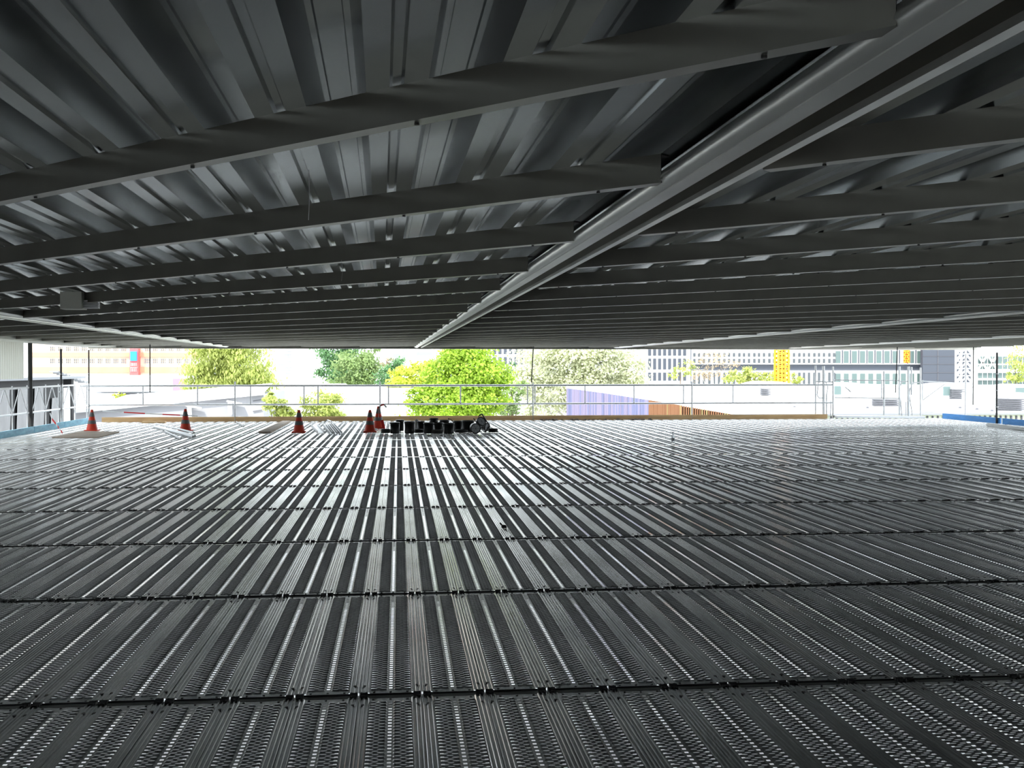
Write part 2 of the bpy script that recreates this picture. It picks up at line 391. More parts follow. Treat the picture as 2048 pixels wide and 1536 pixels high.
# ------------------------------------------------------------------ toe boards
def board(p0, p1, h, t, m, name, label, cat='board', z0=.0, group=None):
    p0, p1 = Vector(p0), Vector(p1); c = (p0 + p1) / 2
    mb = MB(); mb.bar(Vector((p0.x, p0.y, z0 + h / 2)), Vector((p1.x, p1.y, z0 + h / 2)), t, h)
    return tag(mb.build(name, M[m], origin=(c.x, c.y, z0)), label, cat, group)
ys = [21.5, 24.6, 27.4, 30.0, 32.65, 35.45]
LB = ['blue toe board on the left deck edge, mostly outside the picture', 'scuffed blue toe board nearest the camera on the left deck edge', 'pale blue toe board between the first two tall left posts', 'pale blue toe board behind the plywood sheet on the left deck edge', 'bright blue toe board at the far left corner behind the first cone']
for i in range(1, 5):
    board((XL + .08, ys[i] + .02, 0), (XL + .08, ys[i + 1] - .02, 0), .16, .03, 'blue', 'toe_board', LB[i], group='blue toe boards')
fx = [at(p, 840, YF - .03).x for p in (203, 470, 760, 1066, 1384, 1655)]
OB = ['far left corner to the gray building end', 'from the gray building end to the flapping tape', 'behind the black buckets', 'below the purple slatted wall', 'right end piece beside the scaffold frames']
OL = ['tan timber toe board on the far edge, behind the second cone from the left', 'tan timber toe board on the far edge, behind the middle cone', 'orange timber toe board on the far edge, behind the black buckets', 'dirt-stained orange timber toe board on the far edge, below the purple slatted wall', 'brown timber toe board on the far edge, ending beside the scaffold frames']
for i in range(5):
    board((fx[i] + .01, YF - .03, 0), (fx[i + 1] - .01, YF - .03, 0), .15, .035, 'wood', 'timber_toe_board', OL[i], group='timber toe boards')
for (ya, yb, lab) in ((31.95, 35.55, 'deep blue toe board at the far right corner of the deck'), (28.2, 31.85, 'deep blue toe board on the right deck edge, cut by the picture edge')):
    board((XR - .05, ya, 0), (XR - .05, yb, 0), .17, .03, 'dblue', 'toe_board', lab, group='blue toe boards')
dirt = MB()
for i in range(46):
    x = at(random.uniform(1080, 1300), 840, 35.5).x; r = random.uniform(.03, .09); dirt.lathe([(.0, r * .7), (r * .6, r * .5), (r, 0)], 6, (x, 35.52 + random.uniform(-.06, .06), .0))
tag(dirt.build('dirt_pile', M['bark']), 'dark soil lying along the timber board right of the buckets', 'dirt', kind='stuff')
# ------------------------------------------------------------------ posts, rails, lattice
def post(x, y, z0, z1, label, m='tube', r=.024, collars=True, r2=None, zs=None, group='scaffold posts'):
    o = empty('scaffold_post', (x, y, z0), label, 'post', group)
    if zs: 
        MB().tube((x, y, z0), (x, y, zs), r, 10).build('tube', M[m], o); MB().tube((x, y, zs - .02), (x, y, z1), r2 or r, 10).build('upper_tube', M['darktube'], o)
    else: MB().tube((x, y, z0), (x, y, z1), r, 10).build('tube', M[m], o)
    if collars:
        for z in (.5, 1.0, 1.5):
            if z0 < z < z1: MB().tube((x, y, z - .012), (x, y, z + .012), r + .022, 8).build('rosette', M['tube'], o)
    return o
def zof(px, py, Y): return at(px, py, Y).z
post(XL, 27.4, -.058, zof(18, 692, 27.4), 'tall dark scaffold post nearest the left picture edge', r=.033, zs=1.4, r2=.028)
post(XL, 30.0, -.058, ZB + .08, 'tall thick post where the cream cladding ends', r=.055, m='darktube', collars=False)
post(XL, 32.65, -.058, zof(148, 698, 32.65), 'tall dark scaffold post between the cladding and the left corner', r=.033, zs=1.2, r2=.03)
post(XL, 35.5, -.058, zof(201, 700, 35.5), 'tall slim scaffold post at the far left corner of the deck', zs=1.2, r2=.022)
def lattice(ya, yb, label):
    o = empty('lattice_guardrail', (XL, (ya + yb) / 2, .5), label, 'guardrail', 'lattice guardrails on the left deck edge')
    x = XL - .02; zt, zb = 1.165, .517
    MB().tube((x, ya, zt), (x, yb, zt), .026).build('top_rail', M['alu'], o); MB().tube((x, ya, zb), (x, yb, zb), .026).build('bottom_rail', M['alu'], o)
    for y in (ya + .1, (ya + yb) / 2, yb - .1): MB().tube((x, y, -.058), (x, y, zt + .06), .016).build('upright', M['alu'], o)
    n = 2; L = (yb - ya - .2) / n
    for i in range(n):
        y0 = ya + .1 + i * L
        MB().tube((x, y0, zb), (x, y0 + L / 2, zt), .014, 6).build('brace', M['alu'], o); MB().tube((x, y0 + L / 2, zt), (x, y0 + L, zb), .014, 6).build('brace', M['alu'], o)
lattice(24.7, 27.32, 'white lattice guardrail nearest the camera on the left deck edge')
lattice(27.48, 29.91, 'white lattice guardrail under the cream cladding, second from the camera')
lattice(30.09, 32.57, 'white lattice guardrail before the dark wall end, third from the camera')
lattice(32.73, 35.42, 'white lattice guardrail next to the far left corner')
YR = 35.62
rail_x = [160, 470, 760, 1066, 1384, 1666]
RL = ['guardrail on the far edge left of the gray building end', 'guardrail on the far edge in front of the white tower', 'guardrail on the far edge in front of the bright green tree', 'guardrail on the far edge in front of the purple slatted wall', 'guardrail on the far edge ending at the scaffold frames']
ups = [(174, 286, 395), (501, 608, 636), (777, 921, 1055), (1070, 1170, 1268, 1367), (1466,)]
for i in range(5):
    Y = YR; pa, pb = at(rail_x[i], 771, Y), at(rail_x[i + 1], 771, Y)
    o = empty('guardrail', ((pa.x + pb.x) / 2, Y, .5), RL[i], 'guardrail', 'guardrails along the far deck edge')
    z0, z1 = zof(900, 808, Y), zof(900, 771, Y)
    MB().tube((pa.x + .02, Y, z1), (pb.x - .02, Y, z1), .033).build('top_rail', M['alu'], o)
    MB().tube((pa.x + .02, Y, z0), (pb.x - .02, Y, z0), .027).build('middle_rail', M['alu'], o)
    for p in ups[i]: MB().tube((at(p, 780, Y).x, Y, z0), (at(p, 780, Y).x, Y, z1), .02).build('upright', M['tube'], o)
PLB = {470: 'short scaffold post on the far edge at the gray building end', 760: 'short scaffold post on the far edge behind the flapping tape', 1384: 'short scaffold post on the far edge, left of the scaffold frames'}
for p in (470, 760, 1384):
    x = at(p, 800, YR + .05).x; post(x, YR + .06, -.1, zof(p, 763, YR), PLB[p], collars=False)
x = at(1066, 800, YR + .05).x; post(x, YR + .06, -.1, zof(1066, 765, YR), 'scaffold post on the far edge at the dark hanging rod, near the deck middle', collars=False)
for px0, y0, px1, y1, Y, lab in ((300, 690, 300, 785, 34.5, 'dark rod hanging from the roof before the orange-banded building'), (1067, 694, 1063, 765, 34.9, 'dark rod hanging from the roof near the deck middle'),
                    (1795, 694, 1791, 786, 34.5, 'dark rod hanging from the roof before the dark office building'), (1947, 690, 1946, 810, 33.5, 'dark rod hanging from the roof beside the stair tower')):
    a, b = at(px0, y0, Y), at(px1, y1, Y); a.z = ZS + .01
    tag(MB().tube(b, a, .017).build('hanging_rod', M['darktube']), lab, 'rod', 'rods hanging from the roof')
# right side posts and frames
post(at(1931, 800, 35.4).x, 35.4, -.1, zof(1931, 708, 35.4), 'slim scaffold post at the far right corner, left of the blue board', collars=False, r=.02)
post(XR - .1, 32.1, -.1, zof(2022, 705, 32.1), 'tall dark scaffold post standing by the right blue board', r=.03, m='darktube')
def pxtube(o, nm, pts, Y, r, m='tube'): MB().path([at(a, b, Y) for a, b in pts], r, 7).build(nm, M[m], o)
YS = 35.9
def frame(label, posts, bars, Y=YS):
    x0 = at(posts[0][0], 830, Y).x; o = empty('scaffolding', (x0, Y, -.1), label, 'scaffold')
    for px, y0, y1, r in posts: pxtube(o, 'standard', [(px, y1), (px, y0)], Y, r)
    for bb in bars: pxtube(o, 'brace' if len(bb) > 2 else 'ledger', bb, Y, .018)
frame('pair of silver scaffold frames just right of the timber board end', [(1631, 731, 842, .03), (1647, 732, 842, .042), (1666, 733, 842, .03), (1653, 788, 842, .022)],
      [[(1631, 763), (1647, 763)], [(1647, 764), (1666, 764)], [(1631, 770), (1666, 770)], [(1637, 763), (1634, 790), (1638, 796), (1650, 796)], [(1651, 763), (1656, 774), (1653, 790)], [(1662, 800), (1660, 842)]])
frame('silver scaffold frame with handrail before the roof skylights', [(1698, 760, 797, .014), (1768, 742, 830, .034)], [[(1669, 760), (1797, 761)], [(1669, 795), (1797, 797)], [(1763, 762), (1763, 797)], [(1690, 774), (1702, 784)]])
frame('right pair of silver scaffold frames left of the slate wall', [(1799, 733, 830, .034), (1817, 733, 842, .04), (1823, 734, 790, .03), (1841, 735, 832, .03), (1812, 803, 838, .02)],
      [[(1799, 763), (1816, 763)], [(1822, 765), (1841, 765)], [(1804, 764), (1798, 778), (1801, 800), (1804, 832)], [(1827, 766), (1820, 778), (1819, 792), (1825, 832)], [(1845, 760), (1845, 800)], [(1841, 762), (1912, 766)], [(1846, 800), (1891, 767)], [(1841, 824), (1943, 825)]])
tag(MB().bar(at(1670, 833, 35.8), at(1846, 834, 35.8), .3, .07).build('silver_beam', M['alu']), 'thick silver aluminium beam lying along the far edge by the scaffold frames', 'beam')
# cladding & facade on the left
cl = MB(); z0, z1 = 1.39, ZB + .03; y = 24.45; pts = []
while y < 29.9: pts += [(y, 0), (y + .03, .025), (y + .09, .025), (y + .12, 0)]; y += .16
vs = [(XL - .18 + d, yy, z) for z in (z0, z1) for yy, d in pts]; n = len(pts)
cl.add(vs, [(i, i + 1, n + i + 1, n + i) for i in range(n - 1)]); tag(cl.build('cladding_panel', M['tclad']), 'cream ribbed cladding hanging below the roof at the left edge', 'cladding')
struct(MB().box((XL - .24, -7, 1.39), (XL - .18, 24.4, ZB + .03)).build('light_block_left', M['darkwall']))  # added out of view to block light coming in from the left
XF = -13.0
fy0, fy1 = -7.0, atx(127, 800, XF).y
fac = empty('neighbouring_facade', (XF, fy0, GZ), 'dark facade beyond the left deck edge with pale covered openings', 'building')
MB().box((XF - 1.5, fy0, GZ), (XF, fy1, 1.25)).build('wall', M['darkwall'], fac)
MB().box((XF - 1.6, fy0, 1.25), (XF + .25, fy1 + 2.2, 1.34)).build('ledge', M['gray'], fac)
MB().box((XF - 1.5, atx(143, 800, XF).y, GZ), (XF, atx(148, 800, XF).y, 1.25)).build('pier', M['darkwall'], fac)
MB().box((XF - .2, atx(128, 800, XF).y, GZ), (XF - .05, atx(143, 800, XF).y, .9)).build('white_door', M['whitewall'], fac)
SL = ['at the left picture edge', 'behind the first lattice bay', 'left of the thick post', 'right of the thick post']
for i, (a, b) in enumerate(((-8, 15), (30, 51), (64, 83), (99, 113))):
    ya, yb = atx(a, 800, XF).y, atx(b, 800, XF).y; mb = MB(); n = 14
    vs = []
    for k in range(n + 1):
        for z in (-.9, .1, .95 if i < 3 else .55): vs.append((XF + .06 + .04 * math.sin(k * 1.9 + z * 2), ya + (yb - ya) * k / n, z))
    mb.add(vs, [(k*3+j, k*3+j+1, k*3+j+4, k*3+j+3) for k in range(n) for j in range(2)])
    tag(mb.build('hanging_sheet', M['sheetfab'], smooth=True), 'grey-white sheet covering a facade opening, ' + SL[i], 'sheet', 'sheets on the dark facade')
# tape
def tape(pts, label, w=.05, per=.25):
    o = empty('barrier_tape', tuple(pts[0]), label, 'tape'); 
    segs = []
    for p, q in zip(pts, pts[1:]):
        n = max(1, int((Vector(q) - Vector(p)).length / per)); segs += [(Vector(p).lerp(Vector(q), i / n), Vector(p).lerp(Vector(q), (i + 1) / n)) for i in range(n)]
    mb = MB()
    for p, q in segs: mb.bar(p, q, .003, w)
    mb.build('white_ribbon', M['tape_w'], o)
    for i, (p, q) in enumerate(segs):
        if i % 2: MB().bar(p, q, .006, w + .002).build('red_stripe', M['tape_r'], o)
tape([at(100, 826, 29.9), at(104, 838, 29.8), at(112, 848, 29.4), at(125, 866, 28.4)], 'red and white tape trailing from the thick post onto the deck')
tape([at(205, 822, 35.4), at(290, 827, 35.4), at(395, 832, 35.4)], 'red and white tape stretched low before the gray building', .035, .5)
tape([at(757, 836, 29.7), at(758, 818, 29.6), at(761, 811, 29.6), at(768, 809, 29.6), at(773, 815, 29.6)], 'red and white tape flapping above the cone beside the buckets', .04, .12)
tape([at(763, 820, 29.9), at(764, 840, 29.9), at(768, 858, 29.9)], 'orange red tape strip hanging beside the cone near the buckets', .07, .4)
# ------------------------------------------------------------------ cones
def cone(px, py, h, label):
    p = atz(px, py, 0.0)
    o = empty('traffic_cone', (p.x, p.y, 0), label, 'traffic cone', 'orange traffic cones'); s = h / .5
    rad = lambda t: (.128 * (1 - t) + .028 * t) * s
    MB().box((p.x-.15*s, p.y-.15*s, 0), (p.x+.15*s, p.y+.15*s, .03*s)).build('base', M['red'], o)
    def ring(nm, a, b, m, off=0): MB().lathe([(rad(a)+off, .03*s + a*(h-.03*s)), (rad(b)+off, .03*s + b*(h-.03*s))], 20, (p.x, p.y, 0)).build(nm, M[m], o, True)
    mb = MB().lathe([(rad(0), .03*s), (rad(1), h), (rad(1)*.7, h + .006), (0, h + .006)], 20, (p.x, p.y, 0)); mb.build('body', M['red'], o, True)
    ring('reflective_band', .30, .48, 'band', .003); ring('reflective_band', .66, .88, 'band', .003)
PLY = .03
cone(184, 862, .56, 'orange traffic cone standing on the plywood sheet at left')
cone(371, 862, .58, 'orange traffic cone beside the bundle of metal tubes')
cone(598, 865, .58, 'orange traffic cone between the wooden plank and the metal brackets')
cone(740, 864, .57, 'orange traffic cone in front of the one with flapping tape')
cone(757, 856, .60, 'orange traffic cone behind another, with tape flapping from its top')
# plywood, plank, tubes
P = [atz(104, 876, 0), atz(197, 876, 0), atz(239, 865, 0), atz(165, 863.5, 0)]
mb = MB(); mb.add([(p.x, p.y, z) for z in (.002, .024) for p in P], [(0,1,2,3),(7,6,5,4),(0,4,5,1),(1,5,6,2),(2,6,7,3),(3,7,4,0)])
tag(mb.build('plywood_sheet', M['plywood']), 'brown plywood sheet lying on the deck under the leftmost cone', 'board')
P = [atz(517, 866.5, 0), atz(541, 866.5, 0), atz(581, 844.5, 0), atz(565, 844.5, 0)]
mb = MB(); mb.add([(p.x, p.y, z) for z in (.002, .05) for p in P], [(0,1,2,3),(7,6,5,4),(0,4,5,1),(1,5,6,2),(2,6,7,3),(3,7,4,0)])
tag(mb.build('wooden_plank', M['plywood']), 'brown wooden plank lying lengthwise, left of the middle cone', 'plank')
tag(MB().box((at(285, 842, 35).x, 34.9, .002), (at(331, 842, 35).x, 35.1, .05)).build('timber_offcut', M['wood']), 'short orange timber offcut by the far toe board', 'timber')
for i, (a, b, z) in enumerate((((308, 855), (386, 876), .03), ((316, 855), (390, 874), .03), ((313, 853), (388, 872), .08))):
    p, q = atz(a[0], a[1], 0), atz(b[0], b[1], 0); p.z = q.z = z
    tag(MB().tube(p, q, .026, 12).build('metal_tube', M['alu']), ['front metal tube of the bundle beside the second cone', 'rear metal tube of the bundle beside the second cone', 'metal tube lying on top of the bundle beside the second cone'][i], 'tube', 'bundle of metal tubes')
p, q = atz(330, 864, 0), atz(362, 879, 0); p.z = q.z = .022
tag(MB().tube(p, q, .02, 10).build('metal_tube', M['alu']), 'shorter thin metal tube in front of the tube bundle', 'tube', 'bundle of metal tubes')
p, q = atz(473, 845, 0), atz(488, 854, 0); p.z = q.z = .022
tag(MB().tube(p, q, .02, 10).build('metal_tube', M['white']), 'short white tube on the deck at the gray building end', 'tube')
p, q = atz(1976, 853, 0), atz(2060, 864, 0); p.z = q.z = .05
tag(MB().tube(p, q, .05, 12).build('white_pipe', M['white']), 'long white pipe lying on the deck near the right blue board', 'pipe')
# bent brackets
for i, (a, b) in enumerate((((628, 852), (642, 867)), ((649, 852), (662, 869)), ((657, 850), (672, 870)), ((665, 850), (682, 869)))):
    p, q = atz(a[0], a[1], 0), atz(b[0], b[1], 0); mb = MB(); d = (q - p).normalized(); sd_ = Vector((d.y, -d.x, 0))
    w = .09 if i == 0 else .038
    mb.extr([(-w, .0), (-w, .07), (-w + .01, .07), (-w + .01, .012), (w - .01, .012), (w - .01, .07), (w, .07), (w, .0)], p + Vector((0, 0, .003)), q + Vector((0, 0, .003)), sd_, True)
    tag(mb.build('metal_bracket', M['alu']), ['wide galvanised channel right of the middle cone', 'left galvanised channel of the three narrow ones', 'central galvanised channel of the three narrow ones', 'right galvanised channel of the three narrow ones'][i], 'bracket', 'galvanised channels on the deck')
mb = MB(); mb.path([atz(648, 845, .06), at(655, 840, 33.5), at(663, 843, 33.2), atz(672, 846, .03)], .018)
tag(mb.build('bent_tube', M['alu']), 'bent silver tube lying behind the galvanised channels', 'tube')
# ------------------------------------------------------------------ buckets
def bucket(cx, y0, y1, w, depth, label, tilt=None, mt='black', lid=False):
    # crop pixels (scale 4.876, origin 740,660)
    px = 740 + cx / 4.876; pb = 660 + y1 / 4.876; sc = depth / F
    r = w / 4.876 * sc / 2; h = (y1 - y0) / 4.876 * sc
    p = at(px, pb, depth); z = max(0.0, p.z)
    o = empty('black_bucket', (p.x, p.y, z), label, 'bucket', 'black buckets'); c = (p.x, p.y, z)
    mb = MB().lathe([(0, 0.003), (r*.93, .003), (r*.97, h*.12), (r, h), (r*.95, h), (r*.9, h*.12), (0, h*.1)], 22, c); mb.build('body', M[mt], o, True)
    MB().lathe([(r, h*.88), (r*1.07, h*.9), (r*1.07, h), (r*.97, h+.004), (r*.97, h*.9)], 22, c).build('rim', M['black'], o, True)
    if lid: MB().lathe([(0, h + .012), (r*1.05, h + .012), (r*1.08, h), (r*1.0, h-.002)], 22, c).build('lid', M['black'], o, True)
    else:
        a0 = random.uniform(-.4, .4); pts = [Vector(c) + Vector((r*1.05*math.cos(t), -r*.25, h*.92 - r*.6*math.sin(t))) for t in [math.pi*i/8 for i in range(9)]]
        MB().path(pts, .004, 5).build('handle', M['claw'], o)
    return o
bucket(242, 905, 1010, 92, 28.4, 'black bucket at the left front of the row, beside the flat lid', lid=True)
bucket(292, 880, 985, 76, 29.6, 'black bucket behind the left front one, tilted lid up', lid=True)
bucket(385, 893, 1010, 98, 28.4, 'open black bucket, second in the front row from the cones')
bucket(497, 892, 985, 70, 29.8, 'black bucket standing back beside a white container')
bucket(572, 905, 1010, 96, 28.4, 'brown-stained black bucket below the small stacked one', mt='blackrub')
bucket(665, 905, 1005, 92, 28.9, 'black bucket right behind and below the stacked top one')
bucket(768, 908, 1012, 104, 28.3, 'wide black bucket at the front with light rim, in the middle of the row')
bucket(725, 880, 985, 90, 29.8, 'bluish black bucket behind the wide front one', mt='blackrub')
bucket(858, 888, 990, 88, 29.5, 'black bucket left of the widest tub')
bucket(955, 884, 996, 118, 29.2, 'widest open black tub behind the lying lamps')
tb = bucket(622, 862, 902, 84, 28.9, 'small black bucket stacked on top of the others')
def disc(cx, y0, y1, w, depth, label, m='blackrub'):
    px = 740 + cx / 4.876; p = at(px, 660 + y1 / 4.876, depth); sc = depth / F; r = w / 4.876 * sc / 2; h = (y1 - y0) / 4.876 * sc
    z = max(0, p.z); mb = MB().lathe([(0, .003), (r*.95, .003), (r, h*.2), (r, h*.8), (r*.93, h), (r*.5, h), (0, h*.8)], 20, (p.x, p.y, z))
    tag(mb.build('rubber_weight', M[m], smooth=True, origin=(p.x, p.y, z)), label, 'weight', 'black rubber weights')
disc(152, 965, 1005, 88, 28.4, 'flat black rubber weight at the left end beside the cones')
disc(1200, 960, 996, 96, 29.0, 'flat black rubber weight at the right end beside the lamps')
disc(478, 968, 1004, 90, 28.6, 'flat black rubber weight between the second and third front buckets')
disc(655, 975, 1010, 112, 28.15, 'flat black rubber weight lying before the stacked buckets')
disc(890, 975, 1005, 130, 28.9, 'flat dark rubber weight in front of the widest tub')
# white container behind
p = at(740 + 455 / 4.876, 660 + 970 / 4.876, 30.0); tag(MB().lathe([(0, 0), (.08, 0), (.085, .24), (.04, .27), (.04, .3), (0, .3)], 16, (p.x, p.y, 0)).build('white_container', M['white'], smooth=True), 'white plastic container standing among the black buckets', 'container')
# lying floodlights
def lamp(cx, cy, rad, depth, yaw, tilt, label, L=.22):
    px, py = 740 + cx / 4.876, 660 + cy / 4.876; c = at(px, py, depth); r = rad / 4.876 * depth / F
    if c.z < r + .005: c.z = r + .005
    o = empty('round_lamp', tuple(c), label, 'lamp', 'round black lamps')
    mtx = Matrix.Rotation(R(yaw), 3, 'Z') @ Matrix.Rotation(R(tilt), 3, 'X')   # axis local +z becomes facing -Y
    MB().lathe([(0, -L), (r*.8, -L), (r*.92, -L*.6), (r*.95, 0), (r, .0), (r, .02), (r*.84, .02), (r*.82, 0)], 24, c, mtx).build('housing', M['black'], o, True)
    MB().lathe([(r*.83, .006), (r*.5, .012), (0, .014)], 24, c, mtx).build('lens', M['lens'], o, True)
    for k in range(3):
        t = R(60 * k); a = mtx @ Vector((r*.82*math.cos(t), r*.82*math.sin(t), .02)); MB().tube(c + a, c - Vector(mtx @ Vector((r*.82*math.cos(t), r*.82*math.sin(t), -.02))), .003, 5).build('guard_wire', M['blackrub'], o)
    return o
lamp(1030, 960, 52, 28.2, 8, 95, 'round black lamp lying down with grey face towards the camera')
lamp(1085, 893, 50, 29.0, 30, 60, 'round black lamp tilted upwards, leaning on the lying one', .1)
lamp(1140, 945, 44, 29.25, 50, 100, 'round black lamp turned right, at the right end of the heap', .15)
D = 28.5; cp = lambda a, b, Y=D: at(740 + a / 4.876, 660 + b / 4.876, Y)
tag(MB().path([cp(1055, 842), cp(1092, 818), cp(1130, 880), cp(1165, 935), cp(1120, 1000)], .016, 7).build('lamp_bracket', M['black']), 'bent black metal arm sticking up above the lamps', 'bracket')
tag(MB().path([cp(1010, 862, 29.2), cp(1035, 900, 29.2), cp(1050, 945, 29.0)], .012, 6).build('black_rod', M['black']), 'thin black rod sticking up left of the bent arm', 'rod')
tag(MB().path([cp(770, 878), cp(762, 862), cp(790, 872), cp(815, 905), cp(822, 935)], .009, 6).build('black_cable', M['black']), 'black cable looping above the wide front bucket', 'cable')
# bottle, glove
p = atz(1346, 888, 0)
o = empty('water_bottle', tuple(p), 'clear plastic water bottle standing alone on the far deck', 'bottle')
MB().lathe([(0, .002), (.036, .002), (.038, .02), (.036, .1), (.038, .17), (.014, .22), (.014, .24)], 14, tuple(p)).build('body', M['clear'], o, True)
MB().lathe([(.016, .24), (.016, .262), (0, .262)], 12, tuple(p)).build('cap', M['claw'], o)
MB().lathe([(.0385, .07), (.0385, .13)], 14, tuple(p)).build('label_band', M['lens'], o)
p = atz(1008, 1056, 0); mb = MB(); mb.lathe([(0, .035), (.02, .03), (.03, .012), (.028, .002), (0, .001)], 8, tuple(p)); mb.tube(p + Vector((-.01, 0, .02)), p + Vector((-.04, .02, .05)), .008, 6)
tag(mb.build('black_clamp', M['blackrub']), 'small black clamp lying alone on the deck right of the middle', 'clamp')
# ------------------------------------------------------------------ background
def pbox(mb, x0, y0, x1, y1, Y, dep=.2, off=0):
    a, b = at(x0, y0, Y), at(x1, y1, Y); mb.box((a.x, Y - off - dep, b.z), (b.x, Y - off, a.z)); return mb
def building(name, label, rect, Y, dep, m, cat='building', base=True, group=None):
    x0, y0, x1, y1 = rect; a, b = at(x0, y0, Y), at(x1, y1, Y); zb = GZ if base else b.z
    o = empty(name, ((a.x + b.x) / 2, Y, zb), label, cat, group)
    MB().box((a.x, Y, zb), (b.x, Y + dep, a.z)).build('walls', M[m], o); return o
def wins(o, rects, Y, m, name='window', dep=.12):
    for r in rects: pbox(MB(), *r, Y, dep).build(name, M[m], o)
# red/orange building
Y = 250; o = building('apartment_block', 'pale orange-banded apartment block behind the left guardrail', (60, 600, 400, 760), Y, 15, 'cream')
for a, b in ((640, 655), (672, 680), (705, 714), (734, 745)): pbox(MB(), 60, a, 400, b, Y, .5).build('orange_band', M['brick'], o)
for yy in (694, 698, 718, 724, 747):
    pass
for row, (wa, wb) in enumerate(((693, 703), (718, 728))):
    x = 100
    while x < 372:
        if not (262 < x + 6 < 284):
            w = MB()
            for k in range(3):
                for j in range(2): pbox(w, x + k * 3.7, wa + j * 5, x + k * 3.7 + 2.0, wa + j * 5 + 3.4, Y, .3)
            w.build('window', M['gray'], o)
        x += 15.8
pbox(MB(), 264, 690, 281, 750, Y, 2.2).build('red_panel', M['redp'], o)
pbox(MB(), 266, 703, 279, 722, Y, .5, 2.2).build('blue_panel', M['bluep'], o)
mk = MB()
for i in range(4): pbox(mk, 267 + i * 3.2, 726, 268.2 + i * 3.2, 732, Y, .3, 2.2); pbox(mk, 267 + i * 3.2, 737, 268.0 + i * 3.2, 743, Y, .3, 2.2)
pbox(mk, 266, 735, 279, 736, Y, .3, 2.2); mk.build('white_marks', M['white'], o)
# stair with white blocks left
Y = 70; o = empty('outdoor_stairs', tuple(at(130, 760, Y)), 'pale outdoor stair descending left of the orange-banded block', 'stairs')
for i in range(9):
    pbox(MB(), 103 + i * 7, 742 + i * 2.6, 120 + i * 7, 745 + i * 2.6, Y + i * .3, .4).build('step', M['gray'], o)
a, b = at(92, 741, 75), at(180, 775, 75); MB().box((a.x, 74, GZ), (b.x, 80, at(92, 752, 75).z)).build('flank_wall', M['whitewall'], o)
# white flat building behind rail
building('white_hall', 'long white low hall below the orange-banded block', (150, 753, 372, 800), 110, 20, 'whitewall')
o = building('canopy', 'dark open canopy structure behind the left guardrail', (238, 785, 322, 800), 62, 3, 'dgray')
pbox(MB(), 205, 783, 325, 785.5, 62, 1.2).build('roof', M['gray'], o); pbox(MB(), 212, 776, 322, 778, 62, 1.2, 1).build('upper_roof', M['tube'], o)
for p in (240, 262, 289, 318): pbox(MB(), p, 785, p + 1.5, 797, 62, .2, 1.5).build('post', M['white'], o)
o = building('pink_fence', 'pale pink slatted fence left of the birch tree', (345, 757, 372, 792), 80, .3, 'pink', 'fence')
# gray building with sloping roof (left)
Y = 48
o = empty('gray_building', tuple(at(380, 850, Y)), 'light gray building with sloping white roof beyond the far edge', 'building')
pa, pb, pc = at(150, 826, Y), at(527, 788.5, Y), at(527, 900, Y)
mb = MB(); mb.add([(pa.x, Y, GZ), (pb.x, Y, GZ), (pb.x, Y, pb.z), (pa.x, Y, pa.z), (pa.x, Y + 9, GZ), (pb.x, Y + 9, GZ), (pb.x, Y + 9, pb.z), (pa.x, Y + 9, pa.z)],
    [(0,1,2,3),(5,4,7,6),(1,5,6,2),(4,0,3,7),(3,2,6,7)]); mb.build('walls', M['lgray'], o)
mb = MB(); mb.bar((pa.x - .2, Y - .1, pa.z + .05), (pb.x + .05, Y - .1, pb.z + .05), .3, .14); mb.add([(pa.x, Y, pa.z+.05), (pb.x, Y, pb.z+.05), (pb.x - .6, Y + 9, pb.z + .35), (pa.x, Y + 9, pa.z + .55)], [(0,1,2,3)]); mb.build('roof', M['roofmem'], o)
for px, py in ((378, 812), (459, 803)):
    c = at(px, py, Y - .3); mb = MB(); mb.box((c.x - .06, c.y - .1, c.z - .55), (c.x + .10, c.y + .1, c.z)); mb.bar((c.x - .1, c.y, c.z + .02), (c.x + .5, c.y, c.z - .1), .3, .06); mb.build('wall_lamp', M['white'], o)
for py in (801, 822): 
    c0, c1 = at(506, py + 1, Y - .05), at(524, py - 2, Y - .05); MB().bar(c0, c1, .03, .03).build('louvre', M['dgray'], o)
# white tower with slats
Y = 150; o = building('white_tower', 'blank white tower with faint horizontal slats beside the birch tree', (520, 600, 643, 790), Y, 3, 'whitewall')
for (a, b, c) in ((572, 583, 702), (568, 583, 708), (540, 552, 718), (572, 583, 722), (556, 570, 728), (570, 583, 734), (560, 583, 740), (572, 583, 746), (560, 566, 759), (572, 583, 713)):
    pbox(MB(), a, c, b, c + 2, Y, .3).build('slat', M['gray'], o)
building('low_white_shed', 'low white flat shed in front of the white tower', (600, 768, 690, 800), 110, 3, 'whitewall')
Y = 67
o = building('white_roof_hall', 'white flat roofed hall behind the middle cone', (525, 786, 835, 850), Y, 22, 'roofmem')
a = at(690, 769, 70); 
mb = MB(); A_, B_, C_, D_ = at(600, 770, 72), at(690, 768, 72), at(760, 786, 60), at(640, 786, 60)
mb.add([A_, B_, C_, D_, A_ - Vector((0,0,1)), B_ - Vector((0,0,1)), C_ - Vector((0,0,1)), D_ - Vector((0,0,1))], [(0,1,2,3),(4,5,6,7),(3,2,6,7),(0,1,5,4),(1,2,6,5),(0,3,7,4)])
tag(mb.build('sloped_canopy', M['white']), 'white sloping canopy edge below the dark ivy wall', 'canopy')
